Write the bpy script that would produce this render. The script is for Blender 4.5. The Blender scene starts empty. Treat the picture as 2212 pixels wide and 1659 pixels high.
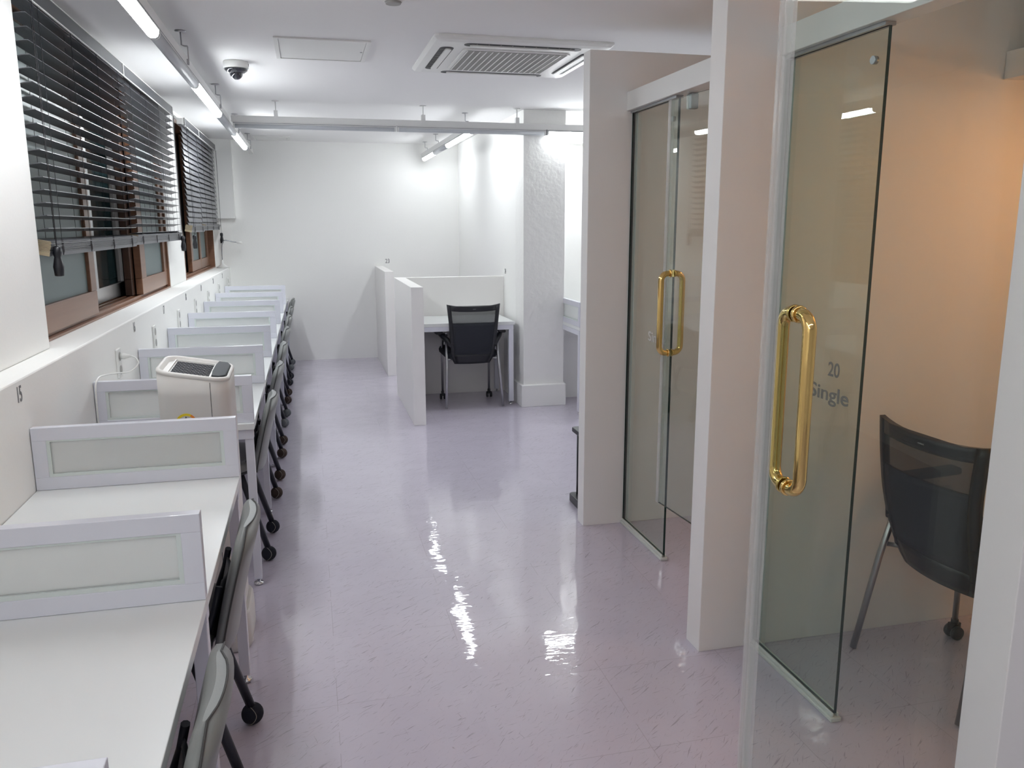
import bpy, bmesh, math, random
from mathutils import Vector, Matrix
random.seed(7)
C = bpy.context.scene.collection
sc = bpy.context.scene

# ------------------------------------------------------------------ camera
F = 1759.0
def cam_setup():
    vd = Vector((664-1106, 488-829.5, F)).normalized()
    vv = -Vector((1128-1106, 9880-829.5, F))
    vv = (vv - vd*vv.dot(vd)).normalized()
    vx = vd.cross(vv)
    R = Matrix((vx, vd, vv))                 # world = R @ cam (x right, y down, z forward)
    right = R @ Vector((1, 0, 0)); up = R @ Vector((0, -1, 0)); back = R @ Vector((0, 0, -1))
    cam = bpy.data.cameras.new('camera'); o = bpy.data.objects.new('camera', cam); C.objects.link(o)
    M = Matrix((right, up, back)).transposed().to_4x4()
    M.translation = Vector((0, 0, 1.5))
    o.matrix_world = M
    cam.sensor_width = 36; cam.sensor_fit = 'HORIZONTAL'; cam.lens = F/2212*36
    cam.clip_start = 0.02; cam.clip_end = 100
    sc.camera = o
cam_setup()

# ------------------------------------------------------------------ world and exposure
w = bpy.data.worlds.new('world'); sc.world = w; w.use_nodes = True
w.node_tree.nodes['Background'].inputs[0].default_value = (0.06, 0.08, 0.10, 1)
w.node_tree.nodes['Background'].inputs[1].default_value = 0.35
sc.view_settings.view_transform = 'Standard'
sc.view_settings.look = 'None'
sc.view_settings.gamma = 1
sc.view_settings.use_curve_mapping = False
sc.view_settings.exposure = 1.93
LAMP = 22.0          # strength of the lit tubes
sc.cycles.max_bounces = 12
sc.cycles.diffuse_bounces = 6
sc.cycles.glossy_bounces = 6
sc.cycles.transmission_bounces = 8
sc.cycles.transparent_max_bounces = 16
sc.cycles.caustics_reflective = False
sc.cycles.caustics_refractive = False
sc.cycles.sample_clamp_indirect = 4.0

# ------------------------------------------------------------------ materials
def mat(name, col, rough=0.5, metal=0.0, spec=0.5, coat=0.0, bump=None, emit=None, var=None, coat_rough=0.05):
    m = bpy.data.materials.new(name); m.use_nodes = True
    nt = m.node_tree; b = nt.nodes['Principled BSDF']
    b.inputs['Base Color'].default_value = (*col, 1)
    b.inputs['Roughness'].default_value = rough
    b.inputs['Metallic'].default_value = metal
    b.inputs['Specular IOR Level'].default_value = spec
    b.inputs['Coat Weight'].default_value = coat
    b.inputs['Coat Roughness'].default_value = coat_rough
    if emit:
        b.inputs['Emission Color'].default_value = (*emit[0], 1)
        b.inputs['Emission Strength'].default_value = emit[1]
    tc = None
    if bump or var:
        tc = nt.nodes.new('ShaderNodeTexCoord')
    if bump:
        sc_, st, di = bump
        n = nt.nodes.new('ShaderNodeTexNoise'); n.inputs['Scale'].default_value = sc_; n.inputs['Detail'].default_value = 6
        bp = nt.nodes.new('ShaderNodeBump'); bp.inputs['Strength'].default_value = st; bp.inputs['Distance'].default_value = di
        nt.links.new(tc.outputs['Object'], n.inputs['Vector'])
        nt.links.new(n.outputs['Fac'], bp.inputs['Height'])
        nt.links.new(bp.outputs['Normal'], b.inputs['Normal'])
    if var:
        sc_, c2 = var[:2]
        n = nt.nodes.new('ShaderNodeTexNoise'); n.inputs['Scale'].default_value = sc_; n.inputs['Detail'].default_value = 4
        if len(var) > 2:
            mp = nt.nodes.new('ShaderNodeMapping'); mp.inputs['Scale'].default_value = var[2]
            nt.links.new(tc.outputs['Object'], mp.inputs['Vector']); nt.links.new(mp.outputs['Vector'], n.inputs['Vector'])
        else:
            nt.links.new(tc.outputs['Object'], n.inputs['Vector'])
        mx = nt.nodes.new('ShaderNodeMix'); mx.data_type = 'RGBA'
        mx.inputs[6].default_value = (*col, 1); mx.inputs[7].default_value = (*c2, 1)
        nt.links.new(n.outputs['Fac'], mx.inputs[0]); nt.links.new(mx.outputs[2], b.inputs['Base Color'])
    return m

def glass(name, tint, gloss=1.0, rough=0.0):
    m = bpy.data.materials.new(name); m.use_nodes = True; nt = m.node_tree
    nt.nodes.clear()
    out = nt.nodes.new('ShaderNodeOutputMaterial')
    t = nt.nodes.new('ShaderNodeBsdfTransparent'); t.inputs[0].default_value = (*tint, 1)
    g = nt.nodes.new('ShaderNodeBsdfGlossy'); g.inputs['Roughness'].default_value = rough
    # Schlick reflectance that is the same for both sides of the thin sheet
    geo = nt.nodes.new('ShaderNodeNewGeometry'); dot = nt.nodes.new('ShaderNodeVectorMath'); dot.operation = 'DOT_PRODUCT'
    nt.links.new(geo.outputs['Incoming'], dot.inputs[0]); nt.links.new(geo.outputs['Normal'], dot.inputs[1])
    def mth(op, x, y=None):
        n = nt.nodes.new('ShaderNodeMath'); n.operation = op
        for i, v in enumerate((x, y)):
            if v is None: continue
            if isinstance(v, (int, float)): n.inputs[i].default_value = v
            else: nt.links.new(v, n.inputs[i])
        return n.outputs[0]
    q = mth('SUBTRACT', 1.0, mth('ABSOLUTE', dot.outputs['Value']))
    R0 = mth('ADD', mth('MULTIPLY', mth('POWER', q, 5.0), 0.96), 0.04)
    mul = nt.nodes.new('ShaderNodeMath'); mul.operation = 'MULTIPLY'; mul.inputs[1].default_value = gloss; mul.use_clamp = True
    mx = nt.nodes.new('ShaderNodeMixShader')
    nt.links.new(R0, mul.inputs[0]); nt.links.new(mul.outputs[0], mx.inputs[0])
    nt.links.new(t.outputs[0], mx.inputs[1]); nt.links.new(g.outputs[0], mx.inputs[2])
    nt.links.new(mx.outputs[0], out.inputs[0])
    return m

def frosted(name, col, diff=0.45):
    m = bpy.data.materials.new(name); m.use_nodes = True; nt = m.node_tree
    nt.nodes.clear()
    out = nt.nodes.new('ShaderNodeOutputMaterial')
    d0 = nt.nodes.new('ShaderNodeBsdfDiffuse'); d0.inputs[0].default_value = (*col, 1)
    tr = nt.nodes.new('ShaderNodeBsdfTranslucent'); tr.inputs[0].default_value = (*col, 1)
    d = nt.nodes.new('ShaderNodeMixShader'); d.inputs[0].default_value = 0.12
    nt.links.new(d0.outputs[0], d.inputs[1]); nt.links.new(tr.outputs[0], d.inputs[2])
    r = nt.nodes.new('ShaderNodeBsdfRefraction'); r.inputs[0].default_value = (*[min(1, c*1.08) for c in col], 1)
    r.inputs['Roughness'].default_value = 0.38; r.inputs['IOR'].default_value = 1.08
    g = nt.nodes.new('ShaderNodeBsdfGlossy'); g.inputs['Roughness'].default_value = 0.3
    mx = nt.nodes.new('ShaderNodeMixShader'); mx.inputs[0].default_value = diff
    mx2 = nt.nodes.new('ShaderNodeMixShader'); mx2.inputs[0].default_value = 0.05
    nt.links.new(r.outputs[0], mx.inputs[1]); nt.links.new(d.outputs[0], mx.inputs[2])
    nt.links.new(mx.outputs[0], mx2.inputs[1]); nt.links.new(g.outputs[0], mx2.inputs[2])
    nt.links.new(mx2.outputs[0], out.inputs[0])
    return m

def floor_mat():
    m = bpy.data.materials.new('vinyl_tile'); m.use_nodes = True; nt = m.node_tree
    b = nt.nodes['Principled BSDF']; L = nt.links.new
    geo = nt.nodes.new('ShaderNodeNewGeometry')
    def node(t, **k):
        n = nt.nodes.new(t)
        for a, v in k.items(): setattr(n, a, v)
        return n
    def math_(op, a, bb=None, c=None):
        n = node('ShaderNodeMath', operation=op)
        for i, v in enumerate((a, bb, c)):
            if v is None: continue
            if isinstance(v, (int, float)): n.inputs[i].default_value = v
            else: L(v, n.inputs[i])
        return n.outputs[0]
    sep = node('ShaderNodeSeparateXYZ'); L(geo.outputs['Position'], sep.inputs[0])
    P = 0.4425
    def joint(s, off):
        u = math_('DIVIDE', math_('SUBTRACT', s, off), P)
        fr = math_('FRACT', u)
        d = math_('MINIMUM', fr, math_('SUBTRACT', 1.0, fr))
        return math_('LESS_THAN', d, 0.0022), math_('FLOOR', u)
    jx, ix = joint(sep.outputs[0], 0.463 - 20*P)
    jy, iy = joint(sep.outputs[1], 2.418 - 20*P)
    jt = math_('MAXIMUM', jx, jy)
    # break the joint up so that it shows only in places
    nb = node('ShaderNodeTexNoise'); nb.inputs['Scale'].default_value = 3.1; L(geo.outputs['Position'], nb.inputs['Vector'])
    jt = math_('MULTIPLY', jt, math_('GREATER_THAN', nb.outputs['Fac'], 0.50))
    # per tile offset of the fleck pattern
    cmb = node('ShaderNodeCombineXYZ'); L(math_('MULTIPLY', ix, 7.13), cmb.inputs[0]); L(math_('MULTIPLY', iy, 3.71), cmb.inputs[1])
    add = node('ShaderNodeVectorMath', operation='ADD'); L(geo.outputs['Position'], add.inputs[0]); L(cmb.outputs[0], add.inputs[1])
    flecks = None
    for rot, sc_, th in ((0.62, (11, 165, 1), 0.64), (0.95, (15, 200, 1), 0.655), (0.25, (17, 210, 1), 0.66), (1.9, (22, 190, 1), 0.70)):
        m0 = node('ShaderNodeMapping'); m0.inputs['Rotation'].default_value = (0, 0, -rot); L(add.outputs[0], m0.inputs['Vector'])
        mp = node('ShaderNodeMapping'); mp.inputs['Scale'].default_value = sc_; L(m0.outputs[0], mp.inputs['Vector'])
        n = node('ShaderNodeTexNoise'); n.inputs['Scale'].default_value = 1.0; n.inputs['Detail'].default_value = 3.0; n.inputs['Distortion'].default_value = 0.7
        L(mp.outputs[0], n.inputs['Vector'])
        r = node('ShaderNodeMapRange'); r.inputs[1].default_value = th; r.inputs[2].default_value = th+0.05
        L(n.outputs['Fac'], r.inputs[0])
        flecks = r.outputs[0] if flecks is None else math_('MAXIMUM', flecks, r.outputs[0])
    pn = node('ShaderNodeTexNoise'); pn.inputs['Scale'].default_value = 5.0; pn.inputs['Detail'].default_value = 3; L(add.outputs[0], pn.inputs['Vector'])
    c1 = node('ShaderNodeMix', data_type='RGBA'); c1.inputs[6].default_value = (0.53, 0.485, 0.585, 1); c1.inputs[7].default_value = (0.61, 0.57, 0.665, 1)
    L(pn.outputs['Fac'], c1.inputs[0])
    c2 = node('ShaderNodeMix', data_type='RGBA'); L(math_('MULTIPLY', flecks, 0.60), c2.inputs[0]); L(c1.outputs[2], c2.inputs[6]); c2.inputs[7].default_value = (0.24, 0.215, 0.27, 1)
    c3 = node('ShaderNodeMix', data_type='RGBA'); L(math_('MULTIPLY', jt, 0.42), c3.inputs[0]); L(c2.outputs[2], c3.inputs[6]); c3.inputs[7].default_value = (0.25, 0.22, 0.26, 1)
    L(c3.outputs[2], b.inputs['Base Color'])
    b.inputs['Roughness'].default_value = 0.35
    b.inputs['Specular IOR Level'].default_value = 0.35
    b.inputs['Coat Weight'].default_value = 0.85; b.inputs['Coat Roughness'].default_value = 0.035; b.inputs['Coat IOR'].default_value = 1.5
    # gentle waviness of the waxed surface
    w1 = node('ShaderNodeTexNoise'); w1.inputs['Scale'].default_value = 5.5; w1.inputs['Detail'].default_value = 1.5; L(geo.outputs['Position'], w1.inputs['Vector'])
    w2 = node('ShaderNodeTexNoise'); w2.inputs['Scale'].default_value = 26; w2.inputs['Detail'].default_value = 2
    mp2 = node('ShaderNodeMapping'); mp2.inputs['Scale'].default_value = (0.6, 1.7, 1); L(geo.outputs['Position'], mp2.inputs['Vector']); L(mp2.outputs[0], w2.inputs['Vector'])
    hsum = math_('ADD', math_('MULTIPLY', w1.outputs['Fac'], 0.0028), math_('MULTIPLY', w2.outputs['Fac'], 0.00045))
    hsum = math_('SUBTRACT', hsum, math_('MULTIPLY', jt, 0.0002))
    bp = node('ShaderNodeBump'); bp.inputs['Strength'].default_value = 1.0; bp.inputs['Distance'].default_value = 1.0
    L(hsum, bp.inputs['Height']); L(bp.outputs[0], b.inputs['Coat Normal'])
    return m

M = {}
M['wall'] = mat('wall_plaster', (0.87, 0.87, 0.85), 0.75, bump=(60, 0.12, 0.004))
M['rough_wall'] = mat('rough_plaster', (0.85, 0.85, 0.83), 0.7, bump=(22, 0.4, 0.008))
M['ceil'] = mat('ceiling_paint', (0.85, 0.845, 0.84), 0.8, bump=(80, 0.08, 0.003))
M['panel'] = mat('white_panel', (0.85, 0.835, 0.815), 0.5, bump=(120, 0.05, 0.002))
M['floor'] = floor_mat()
M['laminate'] = mat('white_laminate', (0.78, 0.80, 0.80), 0.32, spec=0.45)
M['edge'] = mat('laminate_edge', (0.74, 0.75, 0.75), 0.4)
M['frame'] = mat('white_metal', (0.70, 0.71, 0.78), 0.28, spec=0.5, coat=0.3)
M['bead'] = mat('clear_bead', (0.66, 0.72, 0.70), 0.3)
M['frost'] = frosted('frosted_pane', (0.96, 0.985, 0.97), 0.6)
M['chrome'] = mat('chrome', (0.75, 0.75, 0.77), 0.12, 1.0)
M['steel'] = mat('satin_steel', (0.48, 0.48, 0.50), 0.32, 1.0)
M['brass'] = mat('polished_brass', (0.83, 0.58, 0.22), 0.09, 1.0)
M['alu'] = mat('aluminium', (0.62, 0.62, 0.62), 0.3, 1.0)
M['navy'] = mat('dark_frame', (0.018, 0.020, 0.030), 0.4)
M['greyvinyl'] = mat('grey_upholstery', (0.215, 0.225, 0.22), 0.42, bump=(220, 0.15, 0.001))
M['seam'] = mat('seam', (0.05, 0.05, 0.05), 0.6)
M['darkshell'] = mat('dark_shell', (0.035, 0.038, 0.042), 0.4)
M['ball_black'] = mat('black_felt', (0.012, 0.014, 0.024), 0.95, bump=(260, 0.7, 0.002))
M['ball_brown'] = mat('brown_felt', (0.050, 0.032, 0.026), 0.95, bump=(260, 0.7, 0.002))
M['ball_grey'] = mat('grey_felt', (0.15, 0.165, 0.175), 0.95, bump=(260, 0.7, 0.002))
M['ballseam'] = mat('ball_seam', (0.35, 0.33, 0.30), 0.8)
M['mesh'] = mat('black_fabric', (0.016, 0.019, 0.028), 0.75, bump=(400, 0.4, 0.001))
M['blackplastic'] = mat('black_plastic', (0.012, 0.013, 0.018), 0.35)
M['slat'] = mat('blind_slat', (0.082, 0.086, 0.098), 0.36, coat=0.5, coat_rough=0.3)
M['slatend'] = mat('slat_cut_end', (0.50, 0.42, 0.28), 0.7, var=(90, (0.30, 0.24, 0.16), (0.2, 0.2, 8)))
M['cord'] = mat('blind_cord', (0.035, 0.032, 0.035), 0.8)
M['val'] = mat('valance', (0.04, 0.043, 0.05), 0.3)
M['wood'] = mat('window_wood', (0.27, 0.135, 0.075), 0.38, var=(3, (0.17, 0.08, 0.045), (1, 0.6, 14)), coat=0.25, coat_rough=0.2)
M['darkwood'] = mat('dark_window_wood', (0.10, 0.05, 0.032), 0.4, var=(3, (0.06, 0.03, 0.02), (1, 1, 14)))
M['winfrost'] = mat('frosted_window', (0.17, 0.225, 0.225), 0.4, spec=0.4)
M['nightglass'] = mat('night_glass', (0.018, 0.035, 0.038), 0.08, spec=0.7)
M['lamp'] = mat('lit_diffuser', (0.9, 0.9, 0.9), 0.4, emit=((0.93, 0.97, 1.0), LAMP))
M['lamp_far'] = mat('lit_diffuser_far', (0.9, 0.9, 0.9), 0.4, emit=((0.93, 0.97, 1.0), LAMP*.36))
M['lamp_added'] = mat('lit_diffuser_added', (0.9, 0.9, 0.9), 0.4, emit=((0.98, 0.97, 0.96), LAMP*.23))  # for added lamps out of view that brighten near surfaces
M['lamp_first'] = mat('lit_diffuser_first', (0.9, 0.9, 0.9), 0.4, emit=((0.95, 0.98, 1.0), LAMP*.85))
M['lamp_side'] = mat('lit_diffuser_side', (0.9, 0.9, 0.9), 0.4, emit=((0.93, 0.97, 1.0), LAMP*.80))
M['lamp_side_first'] = mat('lit_diffuser_side_first', (0.9, 0.9, 0.9), 0.4, emit=((0.95, 0.98, 1.0), LAMP*.15))
M['unlit'] = mat('unlit_diffuser', (0.50, 0.52, 0.55), 0.3)
M['rail'] = mat('track_rail', (0.68, 0.68, 0.67), 0.45)
M['groove'] = mat('rail_groove', (0.22, 0.23, 0.25), 0.5)
M['plastic'] = mat('white_plastic', (0.76, 0.76, 0.74), 0.35)
M['black'] = mat('dark_slot', (0.008, 0.008, 0.012), 0.5)
M['grille'] = mat('grille_grey', (0.36, 0.355, 0.34), 0.5)
M['grey'] = mat('grey_lettering', (0.20, 0.20, 0.21), 0.6)
M['lett_shaded'] = mat('shaded_lettering', (0.20, 0.19, 0.18), 0.6)  # same frosted sticker as the far booth's, shade put into its colour
M['lett_lit'] = mat('lit_lettering', (0.55, 0.55, 0.52), 0.6)  # same frosted sticker, corridor light put into its colour
M['glass'] = glass('booth_glass', (0.90, 0.945, 0.92), 1.0)
M['glassedge'] = mat('glass_edge', (0.008, 0.035, 0.028), 0.2)
M['seal'] = mat('clear_seal', (0.72, 0.71, 0.69), 0.25); M['seal'].node_tree.nodes['Principled BSDF'].inputs['Alpha'].default_value = 0.28
M['clear'] = mat('door_patch', (0.42, 0.43, 0.45), 0.25, 0.6)
M['pur'] = mat('purifier_body', (0.66, 0.645, 0.62), 0.42)
M['purin'] = mat('purifier_rim', (0.50, 0.47, 0.42), 0.4)
M['purpanel'] = mat('control_panel', (0.045, 0.052, 0.058), 0.6, spec=0.3)
M['pursheen'] = mat('grille_sheen', (0.07, 0.075, 0.09), 0.6, spec=0.3)
M['purgrille'] = mat('purifier_grille', (0.022, 0.026, 0.036), 0.7, spec=0.2)
M['dome'] = mat('dome', (0.02, 0.022, 0.03), 0.08, coat=1.0)
M['green'] = mat('label_green', (0.03, 0.30, 0.10), 0.5)
M['yellow'] = mat('label_yellow', (0.80, 0.62, 0.02), 0.5)
M['orange'] = mat('label_orange', (0.80, 0.25, 0.03), 0.5)
M['red'] = mat('label_red', (0.60, 0.03, 0.03), 0.5)
M['warm'] = mat('warm_lamp', (0.9, 0.7, 0.5), 0.4, emit=((1.0, 0.41, 0.13), 11.5))
M['warm2'] = mat('dim_warm_lamp', (0.9, 0.7, 0.5), 0.4, emit=((1.0, 0.46, 0.24), 6.0))
M['whitetrim'] = mat('white_trim', (0.80, 0.80, 0.78), 0.4)
M['caulk'] = mat('silicone_channel', (0.66, 0.68, 0.64), 0.45, bump=(60, 0.5, 0.004))

# ------------------------------------------------------------------ mesh helpers
class MB:
    def __init__(s): s.bm = bmesh.new(); s.mats = []
    def mi(s, m):
        if m is None: return 0
        if m not in s.mats: s.mats.append(m)
        return s.mats.index(m)
    def _f(s, vs, mi, smooth=False):
        try:
            f = s.bm.faces.new(vs); f.material_index = mi; f.smooth = smooth; return f
        except ValueError: return None
    def box(s, x0, x1, y0, y1, z0, z1, m=None, T=None):
        mi = s.mi(m)
        P = [Vector((x, y, z)) for z in (z0, z1) for y in (y0, y1) for x in (x0, x1)]
        if T: P = [T @ p for p in P]
        v = [s.bm.verts.new(p) for p in P]
        for q in ((0, 2, 3, 1), (4, 5, 7, 6), (0, 1, 5, 4), (2, 6, 7, 3), (0, 4, 6, 2), (1, 3, 7, 5)):
            s._f([v[i] for i in q], mi)
        return s
    def loft(s, rings, m=None, cap=True, smooth=True, closed=False):
        mi = s.mi(m); R = [[s.bm.verts.new(p) for p in r] for r in rings]
        n = len(R[0]); k = len(R)
        for i in range(k if closed else k-1):
            a, b = R[i], R[(i+1) % k]
            for j in range(n): s._f([a[j], a[(j+1) % n], b[(j+1) % n], b[j]], mi, smooth)
        if cap and not closed:
            s._f(list(reversed(R[0])), mi); s._f(R[-1], mi)
        return s
    def tube(s, pts, r, m=None, n=10, closed=False, square=False):
        pts = [Vector(p) for p in pts]; rings = []
        N = len(pts); up = None
        for i, p in enumerate(pts):
            if closed: d = pts[(i+1) % N] - pts[i-1]
            else: d = pts[min(i+1, N-1)] - pts[max(i-1, 0)]
            d.normalize()
            if up is None:
                up = Vector((0, 0, 1)) if abs(d.z) < 0.9 else Vector((1, 0, 0))
            u = (up - d*up.dot(d)).normalized(); v = d.cross(u); up = u
            rr = r[i] if isinstance(r, (list, tuple)) else r
            if square:
                rings.append([p + (u*a + v*b)*rr for a, b in ((1, 1), (-1, 1), (-1, -1), (1, -1))])
            else:
                rings.append([p + (u*math.cos(t) + v*math.sin(t))*rr for t in [2*math.pi*j/n for j in range(n)]])
        return s.loft(rings, m, smooth=not square, closed=closed)
    def lathe(s, prof, c=(0, 0, 0), m=None, n=24, T=None):
        c = Vector(c); rings = []
        for r, z in prof:
            ring = [Vector((r*math.cos(2*math.pi*j/n), r*math.sin(2*math.pi*j/n), z)) for j in range(n)]
            if T: ring = [T @ p for p in ring]
            rings.append([p + c for p in ring])
        return s.loft(rings, m)
    def prism(s, poly, a, b, axis='z', m=None, smooth=False, T=None):
        def P(u, v, t):
            p = {'z': (u, v, t), 'y': (u, t, v), 'x': (t, u, v)}[axis]
            p = Vector(p)
            return T @ p if T else p
        return s.loft([[P(u, v, a) for u, v in poly], [P(u, v, b) for u, v in poly]], m, smooth=smooth)
    def grid(s, fn, nu, nv, m=None, smooth=True):
        mi = s.mi(m)
        V = [[s.bm.verts.new(fn(i/nu, j/nv)) for j in range(nv+1)] for i in range(nu+1)]
        for i in range(nu):
            for j in range(nv): s._f([V[i][j], V[i+1][j], V[i+1][j+1], V[i][j+1]], mi, smooth)
        return s
    def sphere(s, c, r, m=None, nu=20, nv=12, sc_=(1, 1, 1)):
        c = Vector(c); prof = [(max(r*math.sin(math.pi*k/nv), 1e-5), -r*math.cos(math.pi*k/nv)) for k in range(nv+1)]
        rings = [[c + Vector((a*math.cos(2*math.pi*j/nu)*sc_[0], a*math.sin(2*math.pi*j/nu)*sc_[1], z*sc_[2])) for j in range(nu)] for a, z in prof]
        return s.loft(rings, m)
    def build(s, name, m=None, parent=None, bevel=0.0, seg=2):
        bmesh.ops.recalc_face_normals(s.bm, faces=s.bm.faces)
        me = bpy.data.meshes.new(name); s.bm.to_mesh(me); s.bm.free()
        ms = s.mats if s.mats else [m]
        for k in ms: me.materials.append(k)
        o = bpy.data.objects.new(name, me); C.objects.link(o)
        if parent: o.parent = parent
        if bevel:
            b = o.modifiers.new('bevel', 'BEVEL'); b.width = bevel; b.segments = seg; b.limit_method = 'ANGLE'; b.angle_limit = 0.7
            b.harden_normals = False
        return o

def tag(o, label, cat, group=None, kind=None):
    if label: o['label'] = label
    if cat: o['category'] = cat
    if group: o['group'] = group
    if kind: o['kind'] = kind
    return o
def thing(name, label, cat, loc=(0, 0, 0), rz=0.0, group=None):
    o = bpy.data.objects.new(name, None); C.objects.link(o); o.empty_display_size = 0.1
    o.location = loc; o.rotation_euler = (0, 0, rz)
    return tag(o, label, cat, group)
def struct(o):
    o['kind'] = 'structure'; return o
def copy_tree(o, parent=None):
    c = o.copy(); C.objects.link(c)
    if parent: c.parent = parent
    for ch in list(o.children): copy_tree(ch, c)
    return c
def BX(name, m, dims, parent=None, bevel=0.0):
    return MB().box(*dims).build(name, m, parent, bevel)
def rrect(x0, x1, y0, y1, r, n=5):
    out = []
    for cx, cy, a0 in ((x1-r, y1-r, 0), (x0+r, y1-r, 90), (x0+r, y0+r, 180), (x1-r, y0+r, 270)):
        for k in range(n+1):
            a = math.radians(a0 + 90*k/n); out.append((cx+r*math.cos(a), cy+r*math.sin(a)))
    return out
def arc(c, r, a0, a1, n, f):
    return [f(c[0]+r*math.cos(math.radians(a0+(a1-a0)*k/n)), c[1]+r*math.sin(math.radians(a0+(a1-a0)*k/n))) for k in range(n+1)]
_font_cache = {}
def text(name, body, size, mx, m, parent=None, align='CENTER', ext=0.0005, sx=1.0):
    cu = bpy.data.curves.new('lettering', 'FONT'); cu.body = body; cu.size = size; cu.extrude = ext
    cu.align_x = align; cu.align_y = 'BOTTOM_BASELINE' if hasattr(cu, 'align_y') else cu.align_y
    cu.offset = 0.0006*size/0.05
    t = bpy.data.objects.new('lettering', cu); C.objects.link(t)
    bpy.context.view_layer.update()
    me = bpy.data.meshes.new_from_object(t.evaluated_get(bpy.context.evaluated_depsgraph_get()))
    bpy.data.objects.remove(t); bpy.data.curves.remove(cu)
    me.name = name
    me.transform(Matrix.Diagonal((sx, 1, 1, 1)))
    me.materials.clear(); me.materials.append(m)
    o = bpy.data.objects.new(name, me); C.objects.link(o)
    if parent: o.parent = parent
    o.matrix_local = mx
    return o
def basis(xa, ya, loc):
    xa = Vector(xa).normalized(); ya = Vector(ya).normalized(); za = xa.cross(ya)
    Mx = Matrix((xa, ya, za)).transposed().to_4x4(); Mx.translation = Vector(loc); return Mx

# ------------------------------------------------------------------ room shell
CEIL = 2.40; XL = -0.84; ZS = 1.063; YF = 9.45; YB = -3.0; XW = -0.985; XR = 3.25
struct(BX('floor', M['floor'], (-1.3, XR+.1, YB-.1, YF+.1, -0.1, 0)))
struct(BX('ceiling', M['ceil'], (-1.3, XR+.1, YB-.1, YF+.1, CEIL, CEIL+.1)))
mb = MB()
mb.box(-1.30, XL, YB, YF, 0, ZS)                       # low wall whose top is the long sill
mb.box(-1.30, -0.933, YB, 3.262, ZS, CEIL)             # near pier
mb.box(-1.30, XW, 6.39, 7.16, ZS, CEIL)                # pier between the windows
mb.box(-1.30, XW, 9.40, YF, ZS, CEIL)
mb.box(-1.30, XW, 3.262, 6.39, 2.34, CEIL)
mb.box(-1.30, XW, 7.16, 9.40, 2.34, CEIL)
struct(mb.build('wall_left', M['wall'], bevel=0.006))
struct(BX('trim_1', M['wall'], (XW, -0.745, 9.36, YF, 1.58, CEIL)))
struct(BX('wall_far', M['wall'], (-1.30, XR, YF, YF+.1, 0, CEIL)))
struct(BX('wall_back', M['wall'], (-1.30, XR, YB-.1, YB, 0, CEIL)))
struct(BX('wall_right', M['wall'], (1.70, 1.80, 6.76, YF, 0, CEIL)))
mb = MB(); mb.box(1.80, XR, 6.76, 6.86, 0, CEIL); mb.box(2.05, XR, 6.66, 6.76, 2.17, CEIL)
mb.box(2.05, XR, 6.63, 6.66, 2.26, CEIL)
struct(mb.build('wall_bay', M['wall']))
struct(BX('wall_side', M['wall'], (XR, XR+.1, YB, 6.86, 0, CEIL)))
# column with its plinth
col = BX('wall_column', M['rough_wall'], (1.70, 2.05, 6.50, 6.76, 0, CEIL), bevel=0.003); struct(col)
sk = MB(); sk.box(1.675, 2.062, 6.462, 6.76, 0, 0.185)
struct(sk.build('baseboard_column', M['wall'], bevel=0.004))

# ------------------------------------------------------------------ booth partitions
PT = 2.285
def partition(y0, y1, x0, x1, z1, label, z0=0):
    o = BX('partition_wall', M['panel'], (x0, x1, y0, y1, z0, z1), bevel=0.002)
    return tag(o, label, 'partition')
partition(3.722, 3.812, 1.286, 2.70, PT, 'tall white booth partition farthest from camera, end nearest the wall air conditioner')
partition(2.440, 2.540, 1.286, 2.70, 2.34, 'tall white partition standing between the two glass booths')
partition(1.180, 1.280, 1.286, 2.70, 2.34, 'tall white partition at the right edge of the photo')
b = BX('booth_back_wall', M['panel'], (2.70, 2.80, 1.18, 3.812, 0, 2.30))
tag(b, 'white wall closing the glass booths at the back, behind the wall shelf', 'partition')

def booth_front(y0, y1, ypane, label, num, lettm, yt):
    t = thing('glass_booth_front', label, 'glass partition', (1.505, y0, 0))
    def L(d): return (d[0]-1.505, d[1]-1.505, d[2]-y0, d[3]-y0, d[4], d[5])
    h = BX('header', M['whitetrim'], L((1.470, 1.545, y0, y1, 2.022, 2.106)), t, 0.002)
    BX('header_groove', M['clear'], L((1.489, 1.521, ypane, y1-.001, 2.012, 2.0215)), t)
    g = MB(); g.box(-.005, .005, ypane-y0, y1-y0-.004, 0.024, 2.012, M['glass'])
    o = g.build('fixed_pane', None, t)
    o.data.materials.append(M['glassedge'])
    for f in o.data.polygons:
        if abs(f.normal.x) < .5: f.material_index = 1
    ch = MB(); ch.box(-.020, .016, ypane-y0-.012, y1-y0, 0.0005, 0.014)
    ch.box(-.013, -.0055, ypane-y0-.004, y1-y0, 0.013, 0.026); ch.box(.0055, .012, ypane-y0-.004, y1-y0, 0.013, 0.026)
    ch.build('floor_channel', M['caulk'], t, 0.003)
    BX('wall_channel', M['plastic'], (.018, .036, y1-y0-.014, y1-y0-.0005, 0.0, 2.02), t)
    BX('wall_channel', M['glassedge'], (-.007, .007, y1-y0-.004, y1-y0-.0005, 0.0, 2.02), t)
    lab = MB(); lab.lathe([(.011, -.0064), (.011, .0064)], (0, 0, 0), T=Matrix.Rotation(math.pi/2, 4, 'Y'))
    lo = lab.build('glass_bolt', M['clear'], t); lo.location = (0, ypane-y0+.055, 1.935)
    pn_ = ypane-y0
    a = text('lettering', num, 0.060, basis((0, -1, 0), (0, 0, 1), (-.0062, pn_+.150, 1.056)), lettm, t, 'LEFT', sx=0.95)
    c = text('lettering', 'Single', 0.062, basis((0, -1, 0), (0, 0, 1), (-.0062, pn_+.236, 0.980)), lettm, t, 'LEFT', sx=1.36)
    return t
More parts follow.
